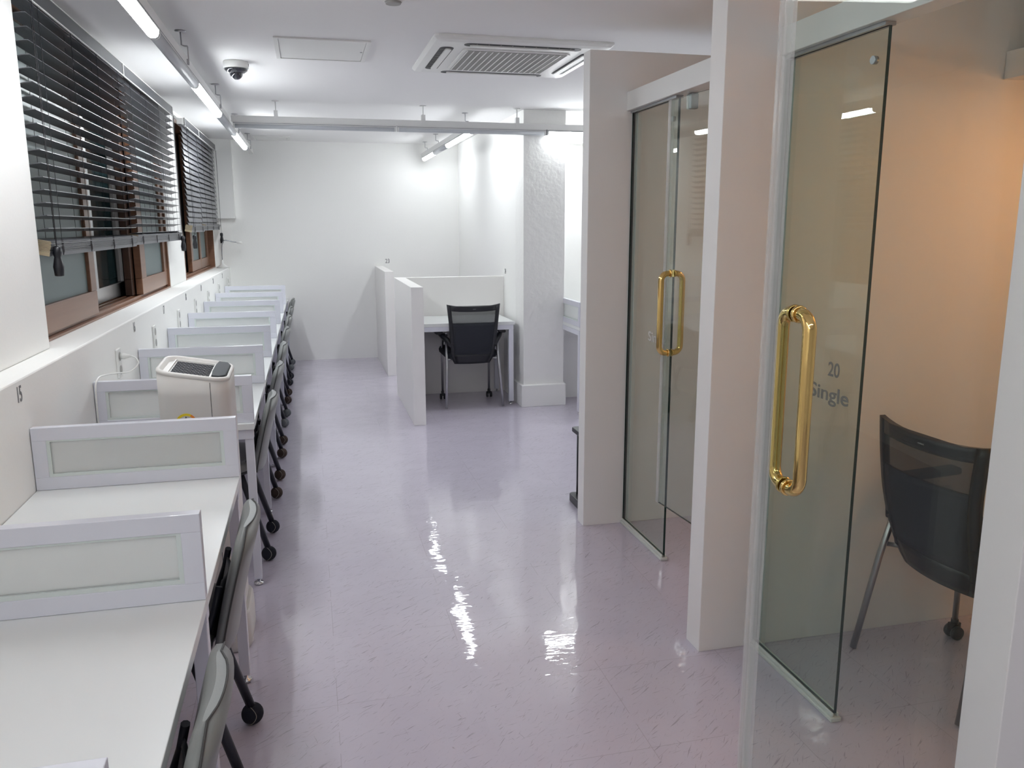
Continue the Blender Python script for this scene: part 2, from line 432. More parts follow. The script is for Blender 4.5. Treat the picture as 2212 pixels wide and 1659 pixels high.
booth_front(2.541, 3.721, 3.228, 'glass booth front with brass handled door in the middle of the right side, far booth', '21', M['lett_lit'], 3.41)
booth_front(1.281, 2.439, 1.964, 'nearest glass booth front whose door stands open toward the camera', '20', M['lett_shaded'], 2.135)

def d_handle(parent, u, zc, half):
    """two back-to-back bars clamped through the glass; local x runs along the door, y is its normal"""
    h = bpy.data.objects.new('door_handle', None); C.objects.link(h); h.parent = parent; h.location = (u, 0, zc)
    R = 0.030; off = 0.050; rt = 0.0125
    for s, nm in ((-1, 'pull_bar'), (1, 'pull_bar')):
        pts = [(0, s*0.012, half-rt)]
        pts += [(0, s*(off-R+R*math.sin(a)), half-rt-R+R*math.cos(a)) for a in [math.radians(k*90/7) for k in range(8)]]
        pts += [(0, s*(off-R+R*math.cos(a)), -(half-rt-R)-R*math.sin(a)) for a in [math.radians(k*90/7) for k in range(8)]]
        pts += [(0, s*0.012, -(half-rt))]
        MB().tube(pts, rt, n=20).build(nm, M['brass'], h)
    for zz in (half-rt, -(half-rt)):
        for s in (-1, 1):
            c = MB()
            T = Matrix.Rotation(-s*math.pi/2, 4, 'X')
            c.lathe([(.0145, .0052), (.0165, .0065), (.0165, .0105), (.0140, .0125)], (0, 0, zz), n=24, T=T)
            c.build('collar', M['brass'], h)
    return h
def make_door(name, hinge, free, z0, z1, hz, half, inner):
    hx, hy = hinge; d = Vector((free[0]-hx, free[1]-hy, 0)); W = d.length; ang = math.atan2(d.y, d.x)
    t = bpy.data.objects.new(name, None); C.objects.link(t); t.location = (hx, hy, 0); t.rotation_euler = (0, 0, ang)
    struct(t)
    g = MB().box(0.012, W-.008, -.005, .005, z0, z1, M['glass']).build('glass_pane', None, t)
    g.data.materials.append(M['glassedge'])
    for f in g.data.polygons:
        if f.normal.x < -.5 or abs(f.normal.z) > .5: f.material_index = 1
    s = MB()
    s.box(W-.022, W, -.0085, -.0055, z0, z1); s.box(W-.022, W, .0055, .0085, z0, z1); s.box(W-.006, W+.004, -.0055, .0055, z0, z1)
    s.build('edge_seal', M['seal'], t)
    for zz in (z0, z1-.045):
        q = MB(); q.box(0.0, .10, -.014, -.0055, zz, zz+.045); q.box(0.0, .10, .0055, .014, zz, zz+.045)
        q.build('hinge_plate', M['clear'], t, 0.002)
    d_handle(t, W-.062, hz, half)
    return t
make_door('door_2', (1.517, 2.560), (1.466, 3.232), 0.283, 2.000, 1.134, 0.180, 1)
make_door('door_1', (1.505, 1.290), (0.815, 1.347), 0.283, 2.000, 1.170, 0.180, 1)
# contact sensor on the far booth's header
t = thing('door_sensor', 'small grey two-piece sensor under the far booth header beside the pane', 'sensor', (1.535, 3.175, 2.021))
MB().prism(rrect(-.016, .016, -.062, 0, .006), -.024, -.002, 'y').build('sensor_body', M['clear'], t, 0.002)
MB().prism(rrect(-.016, .016, -.062, 0, .006), .002, .020, 'y').build('magnet', M['plastic'], t, 0.002)
# shelves and warm lamps in the booths
for i, (y0, y1, lb, lb2) in enumerate(((1.282, 2.438, 'grey wall shelf high inside the nearest glass booth, above the warm glow', 'warm lamp strip under the shelf of the nearest booth'),
                                   (2.542, 3.72, 'grey wall shelf high inside the far glass booth', 'warm lamp strip under the shelf of the far booth'))):
    s = BX('wall_shelf', M['panel'], (2.33, 2.695, y0, y1, 1.985, 2.075), bevel=.002); tag(s, lb, 'shelf')
    l = thing('shelf_lamp', lb2, 'lamp', (2.52, (y0+y1)/2-.1, 1.984))
    MB().box(-.03, .03, -.28, .28, -.02, -.0005).build('housing', M['plastic'], l)
    MB().box(-.024, .024, -.27, .27, -.028, -.0205).build('lamp_tube', M['warm'] if i == 0 else M['warm2'], l)

# ------------------------------------------------------------------ low partitions of places 23 and 24
mb = MB(); mb.box(0.720, 0.812, 6.045, 7.27, 0, 1.052)
o = mb.build('low_partition', M['panel'], bevel=0.002); tag(o, 'chest-high white end partition left of the desk with the black mesh chair', 'partition')
o = BX('low_partition', M['panel'], (0.813, 1.699, 7.20, 7.27, 0, 1.052), bevel=0.002); tag(o, 'white low partition closing the back of the desk with the black mesh chair', 'partition')
o = BX('low_partition', M['panel'], (0.722, 0.812, 8.21, 9.449, 0, 1.052), bevel=0.002); tag(o, 'low white partition against the far wall beneath the number twenty-three', 'partition')

# ------------------------------------------------------------------ numbers on the walls
def number(body, mx, size, label, sx=0.8):
    o = text('seat_number', body, size, mx, M['grey'], None, 'CENTER', sx=sx)
    tag(o, label, 'number'); return o
WORDS = {'15': 'fifteen', '16': 'sixteen', '17': 'seventeen', '18': 'eighteen', '19': 'nineteen', '20': 'twenty', '21': 'twenty-one', '23': 'twenty-three', '24': 'twenty-four'}
for n, y in (('15', 2.602), ('16', 4.255), ('17', 5.108), ('18', 6.02), ('19', 6.869), ('20', 7.724), ('21', 8.553)):
    number(n, basis((0, 1, 0), (0, 0, 1), (XL+.0008, y, 0.998)), 0.066, 'grey seat number %s on the left wall under the sill' % WORDS[n], 0.72)
number('23', basis((1, 0, 0), (0, 0, 1), (0.868, YF-.0008, 1.083)), 0.066, 'grey number twenty-three on the far wall above the low partition')
number('24', basis((0, -1, 0), (0, 0, 1), (1.699, 7.14, 1.078)), 0.062, 'grey number twenty-four on the right wall above the partition corner')

# ------------------------------------------------------------------ desks
def desk_parts(t, W, D, Y0leg, Y1leg, legs_both=True, H=0.71):
    """local: x depth from wall (0) to front (D), y width W"""
    MB().box(0.002, D, 0.001, W-.001, H-.026, H).build('desktop', M['laminate'], t, 0.0015)
    MB().box(0.05, D-.045, 0.03, W-.03, H-.058, H-.027).build('frame_rail', M['frame'], t)
    ys = [Y0leg] + ([Y1leg] if legs_both else [])
    for y in ys:
        MB().box(0.03, D-.005, y-.02, y+.02, H-.067, H-.027).build('cross_rail', M['frame'], t, 0.002)
        for x in (0.05, D-.0235):
            lg = MB().box(x-.0165, x+.0165, y-.0165, y+.0165, 0.028, H-.067).build('leg', M['frame'], t, 0.002)
            MB().lathe([(.018, 0.0005), (.020, .004), (.020, .010), (.008, .012), (.008, .029)], (x, y, 0), n=18).build('foot', M['chrome'], lg)
GD = 'white desks along the window wall'
DY = [0.86, 1.757, 2.665]
rows = [(0.862, 1.757, .03, False, 'nearest white desk in the bottom left corner of the photo'),
        (1.758, 2.672, .03, True, 'white desk under wall number fifteen, second from the camera'),
        (3.385, 4.296, .03, False, 'white desk under wall number sixteen, just beyond the air purifier'),
        (4.297, 5.170, .03, False, 'white desk under wall number seventeen in the window row'),
        (5.171, 6.046, .03, False, 'white desk under wall number eighteen in the window row'),
        (6.047, 6.946, .03, False, 'white desk under wall number nineteen in the window row'),
        (6.947, 7.808, .03, False, 'white desk under wall number twenty in the window row'),
        (7.809, 8.680, .03, False, 'white desk under wall number twenty-one in the window row'),
        (8.681, 9.440, .03, True, 'farthest white desk of the window row, against the far wall')]
for y0, y1, lo, both, lb in rows:
    t = thing('desk', lb, 'desk', (XL, y0, 0), 0, GD)
    desk_parts(t, y1-y0, 0.59, lo, y1-y0-.035, both)
def divider(loc, W, label, rz=0, group='frosted glass desk dividers'):
    t = thing('desk_divider', label, 'divider', loc, rz, group)
    H = .195; b = .040
    f = MB()
    f.box(0.001, W, -.014, .014, 0.0005, b); f.box(0.001, W, -.014, .014, H-b, H)
    f.box(0.001, b, -.014, .014, b, H-b); f.box(W-b, W, -.014, .014, b, H-b)
    f.build('frame', M['frame'], t, 0.0012)
    g = MB(); k = .010
    for s in (-1, 1):
        y0, y1 = sorted((s*.004, s*.011))
        g.box(b, W-b, y0, y1, b, b+k); g.box(b, W-b, y0, y1, H-b-k*.5, H-b)
        g.box(b, b+k, y0, y1, b+k, H-b-k*.5); g.box(W-b-k, W-b, y0, y1, b+k, H-b-k*.5)
    g.build('glazing_bead', M['bead'], t)
    MB().box(b, W-b, -.003, .003, b, H-b).build('frosted_pane', M['frost'], t)
    return t
DV = [(0.905, 'divider whose corner peeks in at the bottom left edge'), (1.757, 'nearest full frosted divider, cut off by the left edge of the photo'),
      (2.660, 'darker looking frosted divider directly in front of the air purifier'), (3.420, 'frosted divider directly behind the air purifier'),
      (4.300, 'frosted divider between wall numbers sixteen and seventeen'), (5.172, 'frosted divider between wall numbers seventeen and eighteen'),
      (6.046, 'frosted divider between wall numbers eighteen and nineteen'), (6.948, 'frosted divider between wall numbers nineteen and twenty'),
      (7.810, 'frosted divider between wall numbers twenty and twenty-one'), (8.680, 'farthest frosted divider of the window row')]
for y, lb in DV: divider((XL+.0015, y, 0.7102), 0.588, lb)

# desk 24
t = thing('desk', 'white desk in the low partition bay with the black mesh chair', 'desk', (1.66, 7.198, 0), 0)
MB().box(-.846, -.012, -.60, 0, .684, .71).build('desktop', M['laminate'], t, .0015)
MB().box(-.83, -.03, -.57, -.02, .652, .683).build('frame_rail', M['frame'], t)
MB().box(-.846, -.02, -.596, -.556, .643, .683).build('front_rail', M['frame'], t, .002)
for x, y in ((-.04, -.576), (-.04, -.03), (-.82, -.03), (-.82, -.576)):
    lg = MB().box(x-.02, x+.02, y-.02, y+.02, .028, .643).build('leg', M['frame'], t, .002)
    MB().lathe([(.018, .0005), (.020, .004), (.020, .010), (.008, .012), (.008, .029)], (x, y, 0), n=18).build('foot', M['chrome'], lg)
# desk in the bay right of the column
t = thing('desk', 'white desk half hidden right of the rough column', 'desk', (2.04, 6.757, 0), 0)
MB().box(.0, 1.0, -.70, 0, .684, .71).build('desktop', M['laminate'], t, .0015)
MB().box(.0, .04, -.69, -.01, .643, .683).build('side_rail', M['frame'], t, .002)
for x, y in ((.022, -.03), (.022, -.67), (.96, -.03), (.96, -.67)):
    lg = MB().box(x-.02, x+.02, y-.02, y+.02, .028, .643).build('leg', M['frame'], t, .002)
    MB().lathe([(.018, .0005), (.020, .004), (.020, .010), (.008, .012), (.008, .029)], (x, y, 0), n=18).build('foot', M['chrome'], lg)
divider((2.055, 6.757, .7102), .69, 'frosted divider on the desk right of the rough column', -math.pi/2)
o = MB().tube([(2.24, 6.30, .680), (2.242, 6.32, .655), (2.25, 6.35, .635), (2.26, 6.39, .640), (2.262, 6.42, .680)], .003, n=8).build('cable_loop', M['plastic'])
tag(o, 'small white cable loop hanging under the desk right of the column', 'cable')

# ------------------------------------------------------------------ grey chairs with tennis balls (they face the window wall)
def make_chair():
    t = thing('desk_chair', 'x', 'chair', (0, 0, 0))
    # backrest pad: curved rounded panel, local origin between the rear feet, faces -x
    def pad(zt, th, w, grow=0.0, front=False):
        rings = []
        N = 14
        for k in range(N+1):
            s = k/N; z = .400 - grow + (.338+2*grow)*s
            # half width outline: round corners
            e = min(s, 1-s)/.24
            hw = w*(1 if e >= 1 else math.sqrt(max(0, 1-(1-e)**2))*.42+.58) + grow
            if k in (0, N): hw = w*.52
            xb = -.026 + .080*s**1.2
            ring = []
            M_ = 12
            tt = th*(.35 if k in (0, N) else 1)
            for j in range(M_+1):
                v = -1+2*j/M_; yy = hw*v
                ring.append(Vector((xb - .014*v*v + tt*(1-abs(v)**6*.75), yy, z)))
            for j in range(M_, -1, -1):
                v = -1+2*j/M_; yy = hw*v
                ring.append(Vector((xb - .014*v*v - tt*1.0*(1-abs(v)**6*.75), yy, z)))
            rings.append(ring)
        return rings
    bk = MB().loft(pad(0, .024, .212)).build('backrest', M['greyvinyl'], t)
    rr = pad(0, .024, .2135)
    # seam along the outline
    left = [r[0] for r in rr]; right = [r[12] for r in rr]
    loop = [Vector((p.x+.003, p.y*1.004, p.z)) for p in left[1:]] + [rr[-1][k]+Vector((.002, 0, .002)) for k in range(2, 11)] + [Vector((p.x+.003, p.y*1.004, p.z)) for p in reversed(right[1:])]
    MB().tube(loop, .0022, n=6).build('welt_seam', M['seam'], bk)
    # inner plastic shell
    def shp(p):
        z = .412+(p.z-.400)*.50
        xb = lambda q: -.026+.080*max(0, (q-.400)/.338)**1.2
        return Vector((p.x-xb(p.z)+xb(z)-.028, p.y*.66, z))
    sh = [[shp(p) for p in r] for r in pad(0, .006, .205)]
    MB().loft(sh).build('back_shell', M['darkshell'], bk)
    # seat
    rings = []
    for k, (g, z) in enumerate(((-.012, .425), (0, .432), (.002, .450), (-.004, .465), (-.022, .472))):
        rings.append([Vector((x, y, z - .02*max(0, (-.40-x))*2)) for x, y in rrect(-.475-g, -.055+g, -.20-g, .20+g, .055, 6)])
    MB().loft(rings).build('seat', M['greyvinyl'], t)
    MB().loft([[Vector((x, y, z)) for x, y in rrect(-.46, -.065, -.185, .185, .05, 6)] for z in (.412, .426)]).build('seat_pan', M['darkshell'], t)
    for s in (-1, 1):
        # back upright
        MB().tube([(-.095, s*.165, .418), (-.070, s*.160, .46), (-.045, s*.145, .53), (-.030, s*.130, .59)], .009, n=8).build('back_support', M['navy'], t)
        for (x1, x0) in ((.0, -.105), (-.44, -.38)):
            lg = MB().tube([(x0, s*.155, .418), (x1, s*.172, .05)], [.0150, .0135], n=12).build('leg', M['navy'], t)
            b = MB().sphere((x1, s*.174, .0335), .033, nu=24, nv=16).build('tennis_ball', M['ball_black'], lg)
            pts = []
            for q in range(32):
                a = 2*math.pi*q/32; th = math.pi/2 + .42*math.sin(2*a)
                pts.append(Vector((x1, s*.174, .0335)) + .0332*Vector((math.cos(th), math.sin(th)*math.cos(a+.6), math.sin(th)*math.sin(a+.6))))
            MB().tube(pts, .0011, n=5, closed=True).build('ball_seam', M['ballseam'], b) if False else None
            so = MB().tube(pts, .0011, n=5, closed=True).build('ball_seam', M['ballseam'], lg)
    return t
proto = make_chair()
def recolor(t, m):
    for lg in t.children:
        if lg.name.startswith('leg'):
            for b in lg.children:
                if b.name.startswith('tennis_ball'):
                    b.data = b.data.copy(); b.data.materials[0] = m
chairs = [(1.345, 'ball_black', 'nearest grey padded chair, cut off by the bottom edge of the photo'),
          (2.210, 'ball_black', 'second grey padded chair from the camera, black tennis ball beside the near desk foot'),
          (3.842, 'ball_black', 'grey padded chair with black tennis balls at the desk beyond the air purifier'),
          (4.728, 'ball_brown', 'grey chair with brown tennis balls at the desk under number seventeen'),
          (5.562, 'ball_brown', 'grey chair with brown tennis balls at the desk under number eighteen'),
          (6.430, 'ball_grey', 'grey chair with grey tennis balls at the desk under number nineteen'),
          (7.280, 'ball_brown', 'grey chair with dark brown tennis balls at the desk under number twenty'),
          (8.112, 'ball_black', 'grey chair with black tennis balls at the desk under number twenty-one'),
          (8.980, 'ball_grey', 'farthest grey chair, grey tennis balls, at the last desk by the far wall')]
cset = []
for i, (y, bm_, lb) in enumerate(chairs):
    t = proto if i == 0 else copy_tree(proto)
    t.location = (-.235 + (0 if i != 2 else -.005), y, 0); t['label'] = lb; t['group'] = 'grey chairs pushed under the window desks'
    t.rotation_euler = (0, 0, random.uniform(-.03, .03) if i > 1 else 0)
    cset.append((t, bm_))
for t, bm_ in cset:
    if bm_ != 'ball_black': recolor(t, M[bm_])

# ------------------------------------------------------------------ black mesh chair (faces +y)
def mesh_chair():
    t = thing('mesh_chair', 'x', 'chair')
    # outer shell of the back: frame ring + see-through band + solid lower mesh; profile in y
    def hw(s):  # half width along height s 0..1
        return (.150 + .075*min(1, s*1.25) + .0*s) if s > .06 else .135+.25*s
    Z0, Z1 = .362, .850
    def hw_at(s):
        K = ((0, .150), (.10, .176), (.30, .190), (.70, .205), (1.0, .222))
        for (a, va), (b, vb) in zip(K, K[1:]):
            if s <= b: return va+(vb-va)*(s-a)/(b-a)
        return K[-1][1]
    def bp(u, s, dy=0.0):   # u -1..1
        z = Z0 + (Z1-Z0)*s + .018*abs(u)**3*max(0, s-.6)/.4 
        w_ = hw_at(s)
        y = .075 - .095*s**1.5*.6 - .045*math.sin(math.pi*s)*.6 + .026*u*u + dy
        y += .035*(1-s)**2
        return Vector((u*w_, y - .034, z))
    def panel(u0, u1, s0, s1, th, nu=10, nv=10):
        rings = []
        for k in range(nv+1):
            s = s0+(s1-s0)*k/nv
            a = [bp(u0+(u1-u0)*j/nu, s) for j in range(nu+1)]
            b_ = [bp(u0+(u1-u0)*j/nu, s, th) for j in range(nu, -1, -1)]
            rings.append(a+b_)
        return rings
    mb = MB()
    mb.loft(panel(-1, -.86, 0, 1, .022, 2, 16)); mb.loft(panel(.86, 1, 0, 1, .022, 2, 16))
    mb.loft(panel(-.86, .86, .91, 1, .022, 10, 3)); mb.loft(panel(-.86, .86, 0, .17, .024, 10, 4))
    fr = mb.build('back_frame', M['blackplastic'], t)
    MB().loft([r for r in panel(-.86, .86, .17, .715, .010)]).build('back_mesh', M['mesh'], t)
    MB().loft([r for r in panel(-.86, .86, .715, .91, .004)]).build('see_through_band', M['sheer'], t)
    # lower shell swell
    MB().loft([[Vector((p.x*1.0, p.y+.018, p.z)) for p in r] for r in panel(-.9, .9, .02, .30, .03)]).build('lower_shell', M['blackplastic'], t)
    MB().box(-.013, .013, -.0015, .0, -.002, .002).build('maker_tag', M['clear'], fr).location = bp(0, .955) + Vector((0, -.0008, 0))
    # seat
    rings = []
    for g, z in ((-.02, .405), (0, .418), (.003, .440), (-.006, .462), (-.035, .475)):
        rings.append([Vector((x, y, z)) for x, y in rrect(-.225-g, .225+g, .075-g, .53+g, .08, 6)])
    MB().loft(rings).build('seat', M['mesh'], t)
    for s in (-1, 1):
        # arm: from the back frame outward and forward
        pts = [(s*.185, .075, .52), (s*.215, .10, .56), (s*.245, .15, .610), (s*.262, .22, .650), (s*.265, .34, .655)]
        ring = []
        arm = MB()
        arm.tube([(s*.175, .06, .52), (s*.205, .08, .56), (s*.238, .12, .590), (s*.262, .17, .614)], [.024, .024, .022, .017], n=12)
        arm.loft([[Vector((s*(.268+.002*k)+x, .13+k*.055, .622+z+.001*k)) for x, z in rrect(-.030, .030, -.013, .013, .010, 3)] for k in range(6)])
        arm.build('armrest', M['blackplastic'], t)
        # rear leg leans back and out, front leg vertical with caster
        MB().tube([(s*.214, .13, .612), (s*.222, .06, .36), (s*.242, -.002, .006)], .0115, n=14).build('leg', M['steel'], t)
        lg = MB().tube([(s*.214, .13, .612), (s*.212, .32, .585), (s*.208, .40, .42), (s*.208, .405, .075)], .0105, n=12).build('leg', M['steel'], t)
        c = MB()
        for q in (-1, 1):
            T = Matrix.Rotation(math.pi/2, 4, 'Y')
            c.lathe([(.010, -.009), (.024, -.008), (.026, 0), (.024, .008), (.010, .009)], (s*.208+q*.016, .405, .0265), n=20, T=T)
        c.box(s*.208-.010, s*.208+.010, .385, .425, .035, .062); c.lathe([(.013, .055), (.013, .075)], (s*.208, .405, 0), n=14)
        c.build('caster', M['blackplastic'], lg)
        MB().tube([(s*.219, .085, .40), (s*.12, .17, .405)], .009, n=8).build('stretcher', M['steel'], t)
    return t
m = bpy.data.materials.new('sheer_mesh'); m.use_nodes = True; nt = m.node_tree
b_ = nt.nodes['Principled BSDF']; b_.inputs['Base Color'].default_value = (.03, .035, .04, 1); b_.inputs['Roughness'].default_value = .7; b_.inputs['Alpha'].default_value = .60
M['sheer'] = m
c24 = mesh_chair(); c24.location = (1.292, 6.545, 0)
tag(c24, 'black mesh armchair with chrome legs at the desk in the low partition bay', 'chair', 'black mesh armchairs')
c2 = copy_tree(c24); c2.location = (1.845, 2.085, 0); c2.rotation_euler = (0, 0, -math.pi/2 + .03)
tag(c2, 'black mesh chair behind the glass inside the nearest booth', 'chair', 'black mesh armchairs')

# ------------------------------------------------------------------ black stand behind the far booth partition
t = thing('floor_stand', 'low black metal stand peeking out behind the far booth partition', 'stand', (1.518, 3.985, 0))
MB().prism(rrect(-.18, .18, -.14, .14, .02), .0005, .045).build('base', M['blackplastic'], t, .004)
MB().prism(rrect(-.17, .18, -.14, .14, .02), .395, .42).build('top_plate', M['blackplastic'], t, .004)
for x in (-.14, .15):
    for y in (-.10, .10): MB().tube([(x, y, .045), (x, y, .395)], .009, n=10).build('post', M['blackplastic'], t)

# ------------------------------------------------------------------ air purifier on the floor in the gap
t = thing('air_purifier', 'tall pale grey air purifier with black grille standing in the gap between the desks', 'air purifier', (-.398, 2.985, 0))
def ztop(x, y): return 1.018 - .17*x + .045*y
prof = rrect(-.118, .114, -.142, .135, .055, 7)
zl = [.006, .012, .03, .5, .94]
fl = [[Vector((x*g+(.010 if x > 0 else 0), y*g, z)) for x, y in prof] for g, z in ((1.02, .0005), (1.06, .004), (1.07, .02), (1.065, .10), (1.045, .128), (1.003, .140))]
MB().loft(fl).build('base_skirt', M['pur'], t)
rings = [[Vector((x*(.97 if k == 0 else 1), y*(.97 if k == 0 else 1), z)) for x, y in prof] for k, z in enumerate(zl)]
rings.append([Vector((x, y, ztop(x, y)-.012)) for x, y in prof])
MB().loft(rings).build('body', M['pur'], t)
mb = MB()   # rim around the sunken top
def ring_at(sc_, dz): return [Vector((x*sc_, y*sc_, ztop(x, y)+dz)) for x, y in prof]
mb.loft([ring_at(1.0, -.0115), ring_at(1.012, -.006), ring_at(1.0, 0), ring_at(.95, .003), ring_at(.90, -.002), ring_at(.84, -.022)], cap=False)
mb.build('top_rim', M['pur'], t)
def on_top(x, y, dz): return Vector((x, y, ztop(x, y)+dz))
MB().loft([ring_at(.925, -.020), ring_at(.86, -.021)], cap=True).build('sunken_tray', M['purin'], t)
TX0, TX1, TY0, TY1 = -.076, .046, -.106, .100
def slab(mb, x0, x1, y0, y1, d0, d1, m):
    mb.loft([[on_top(x, y, d) for x, y in ((x0, y0), (x1, y0), (x1, y1), (x0, y1))] for d in (d0, d1)], m, smooth=False)
g = MB(); slab(g, TX0-.004, TX1+.004, TY0-.004, TY1+.004, -.0205, -.016, M['black'])
for k in range(14):
    y = TY0 + (TY1-TY0)*k/13.6
    slab(g, TX0, TX1, y, y+.0045, -.0158, -.010, M['purgrille'])
    if k < 13:
        for q in range(9):
            x = TX0 + (TX1-TX0)*(q+(.5 if k % 2 else 0))/9.5
            slab(g, x, x+.003, y+.0046, y+(TY1-TY0)/13.6-.0002, -.0158, -.010, M['pursheen'])
g.build('grille', None, t)
g = MB()
for x0, x1, y0, y1 in ((TX0-.008, TX0-.0042, TY0-.008, TY1+.008), (TX1+.0042, TX1+.008, TY0-.008, TY1+.008), (TX0-.0042, TX1+.0042, TY0-.008, TY0-.0042), (TX0-.0042, TX1+.0042, TY1+.0042, TY1+.008)):
    slab(g, x0, x1, y0, y1, -.0205, -.006, M['plastic'])
g.build('grille_surround', None, t)
pn = [(.060, -.122), (.084, -.120), (.101, -.092), (.104, .080), (.092, .114), (.062, .116), (.0565, .05), (.0555, -.05)]
MB().loft([[on_top(x, y, d) for x, y in pn] for d in (-.0205, .0045)], smooth=False).build('control_panel', M['purpanel'], t, .002)
MB().box(-.0008, .0008, -.1428, -.141, .05, .985).build('panel_seam', M['seam'], t).location = (.055, 0, 0)
# energy rating label on the front
lab = bpy.data.objects.new('energy_label', None); C.objects.link(lab)
lab.parent = t; lab.location = (-.028, -.1425, .850)
segs = [('green', 180, 150), ('yellow', 150, 60), ('orange', 60, 30), ('red', 30, 0)]
for nm, a0, a1 in segs:
    p = [(.034*math.cos(math.radians(a0+(a1-a0)*k/8)), .034*math.sin(math.radians(a0+(a1-a0)*k/8))) for k in range(9)]
    p += [(.026*math.cos(math.radians(a1+(a0-a1)*k/8)), .026*math.sin(math.radians(a1+(a0-a1)*k/8))) for k in range(9)]
    MB().prism(p, -.0008, 0, 'y').build('rating_arc', M[nm], lab)
MB().prism([(.017*math.cos(a*math.pi/12), .017*math.sin(a*math.pi/12)) for a in range(24)], -.0008, 0, 'y').build('rating_disc', M['yellow'], lab)
MB().prism([(-.003, .018), (.003, .018), (0, .025)], -.001, 0, 'y').build('rating_arrow', M['seam'], lab)
text('rating_digit', '3', .024, basis((1, 0, 0), (0, 0, 1), (0, -.0012, -.008)), M['seam'], lab)

# ------------------------------------------------------------------ sockets, plugs and cords
def socket(y, label):
    t = thing('wall_socket', label, 'socket', (XL, y, .908), 0, 'double sockets along the window wall')
    MB().prism(rrect(-.034, .034, -.064, .064, .004, 2), .0005, .010, 'x').build('plate', M['plastic'], t, .0015)
    for z in (-.030, .030):
        MB().lathe([(.020, .0102), (.020, .0112)], (0, 0, 0), n=24, T=Matrix.Translation((0, 0, z)) @ Matrix.Rotation(math.pi/2, 4, 'Y')).build('outlet', M['grille'], t)
    return t
for i, (y, lb) in enumerate(((3.855, 'white double socket with the purifier plug in it'), (4.735, 'white double socket between numbers sixteen and seventeen'),
                         (5.615, 'white double socket between numbers seventeen and eighteen'), (6.44, 'white double socket between numbers eighteen and nineteen'),
                         (7.27, 'white double socket between numbers nineteen and twenty'), (8.12, 'white double socket between numbers twenty and twenty-one'),
                         (9.03, 'farthest white double socket, lamp plug in it'))):
    socket(y, lb)
t = thing('power_cord', 'white plug and cord looping from the near socket down behind the divider', 'cord', (XL, 3.855, .938))
MB().lathe([(.013, .0), (.014, .018), (.008, .034), (.005, .045)], n=16, T=Matrix.Translation((.0115, 0, 0)) @ Matrix.Rotation(math.pi/2, 4, 'Y')).build('plug', M['plastic'], t)
def smooth(pts, n=6):
    P = [Vector(p) for p in pts]; P = [P[0]*2-P[1]] + P + [P[-1]*2-P[-2]]; out = []
    for i in range(1, len(P)-2):
        for k in range(n):
            s = k/n; a, b, c, d = P[i-1:i+3]
            out.append(.5*((2*b)+(-a+c)*s+(2*a-5*b+4*c-d)*s*s+(-a+3*b-3*c+d)*s**3))
    out.append(P[-2]); return out
MB().tube(smooth([(.055, 0, 0), (.075, .0, -.01), (.085, -.01, -.035), (.06, -.07, -.058), (.035, -.18, -.045), (.02, -.33, -.026), (.018, -.44, -.022), (.018, -.488, -.07), (.018, -.492, -.3), (.02, -.493, -.6), (.03, -.51, -.90), (.10, -.6, -.933), (.33, -.74, -.933)]), .0032, n=8).build('cord', M['plastic'], t)

# gooseneck lamp on the far end of the sill
t = thing('gooseneck_lamp', 'small white gooseneck lamp at the far end of the window sill', 'lamp', (-.90, 9.27, ZS))
MB().lathe([(.060, .0005), (.062, .008), (.050, .014), (.022, .035), (.014, .06), (.010, .085)], n=24).build('base', M['plastic'], t)
MB().tube(smooth([(0, 0, .08), (.002, 0, .16), (.008, 0, .24), (.03, 0, .285), (.07, 0, .285), (.12, 0, .272), (.165, 0, .268)]), .0055, n=10).build('neck', M['clear'], t)
MB().lathe([(.006, 0), (.013, .012), (.015, .045), (.010, .060)], n=16, T=Matrix.Translation((.155, 0, .268)) @ Matrix.Rotation(math.pi/2+.1, 4, 'Y')).build('lamp_head', M['plastic'], t)
o = MB().tube(smooth([(-.862, 9.29, ZS+.012), (-.835, 9.28, ZS-.004), (-.825, 9.24, 1.00), (-.818, 9.16, .945), (-.815, 9.08, .92), (-.826, 9.04, .925)]), .0022, n=6).build('lamp_cord', M['plastic'])
tag(o, 'thin white cord hanging from the gooseneck lamp to the socket', 'cord')

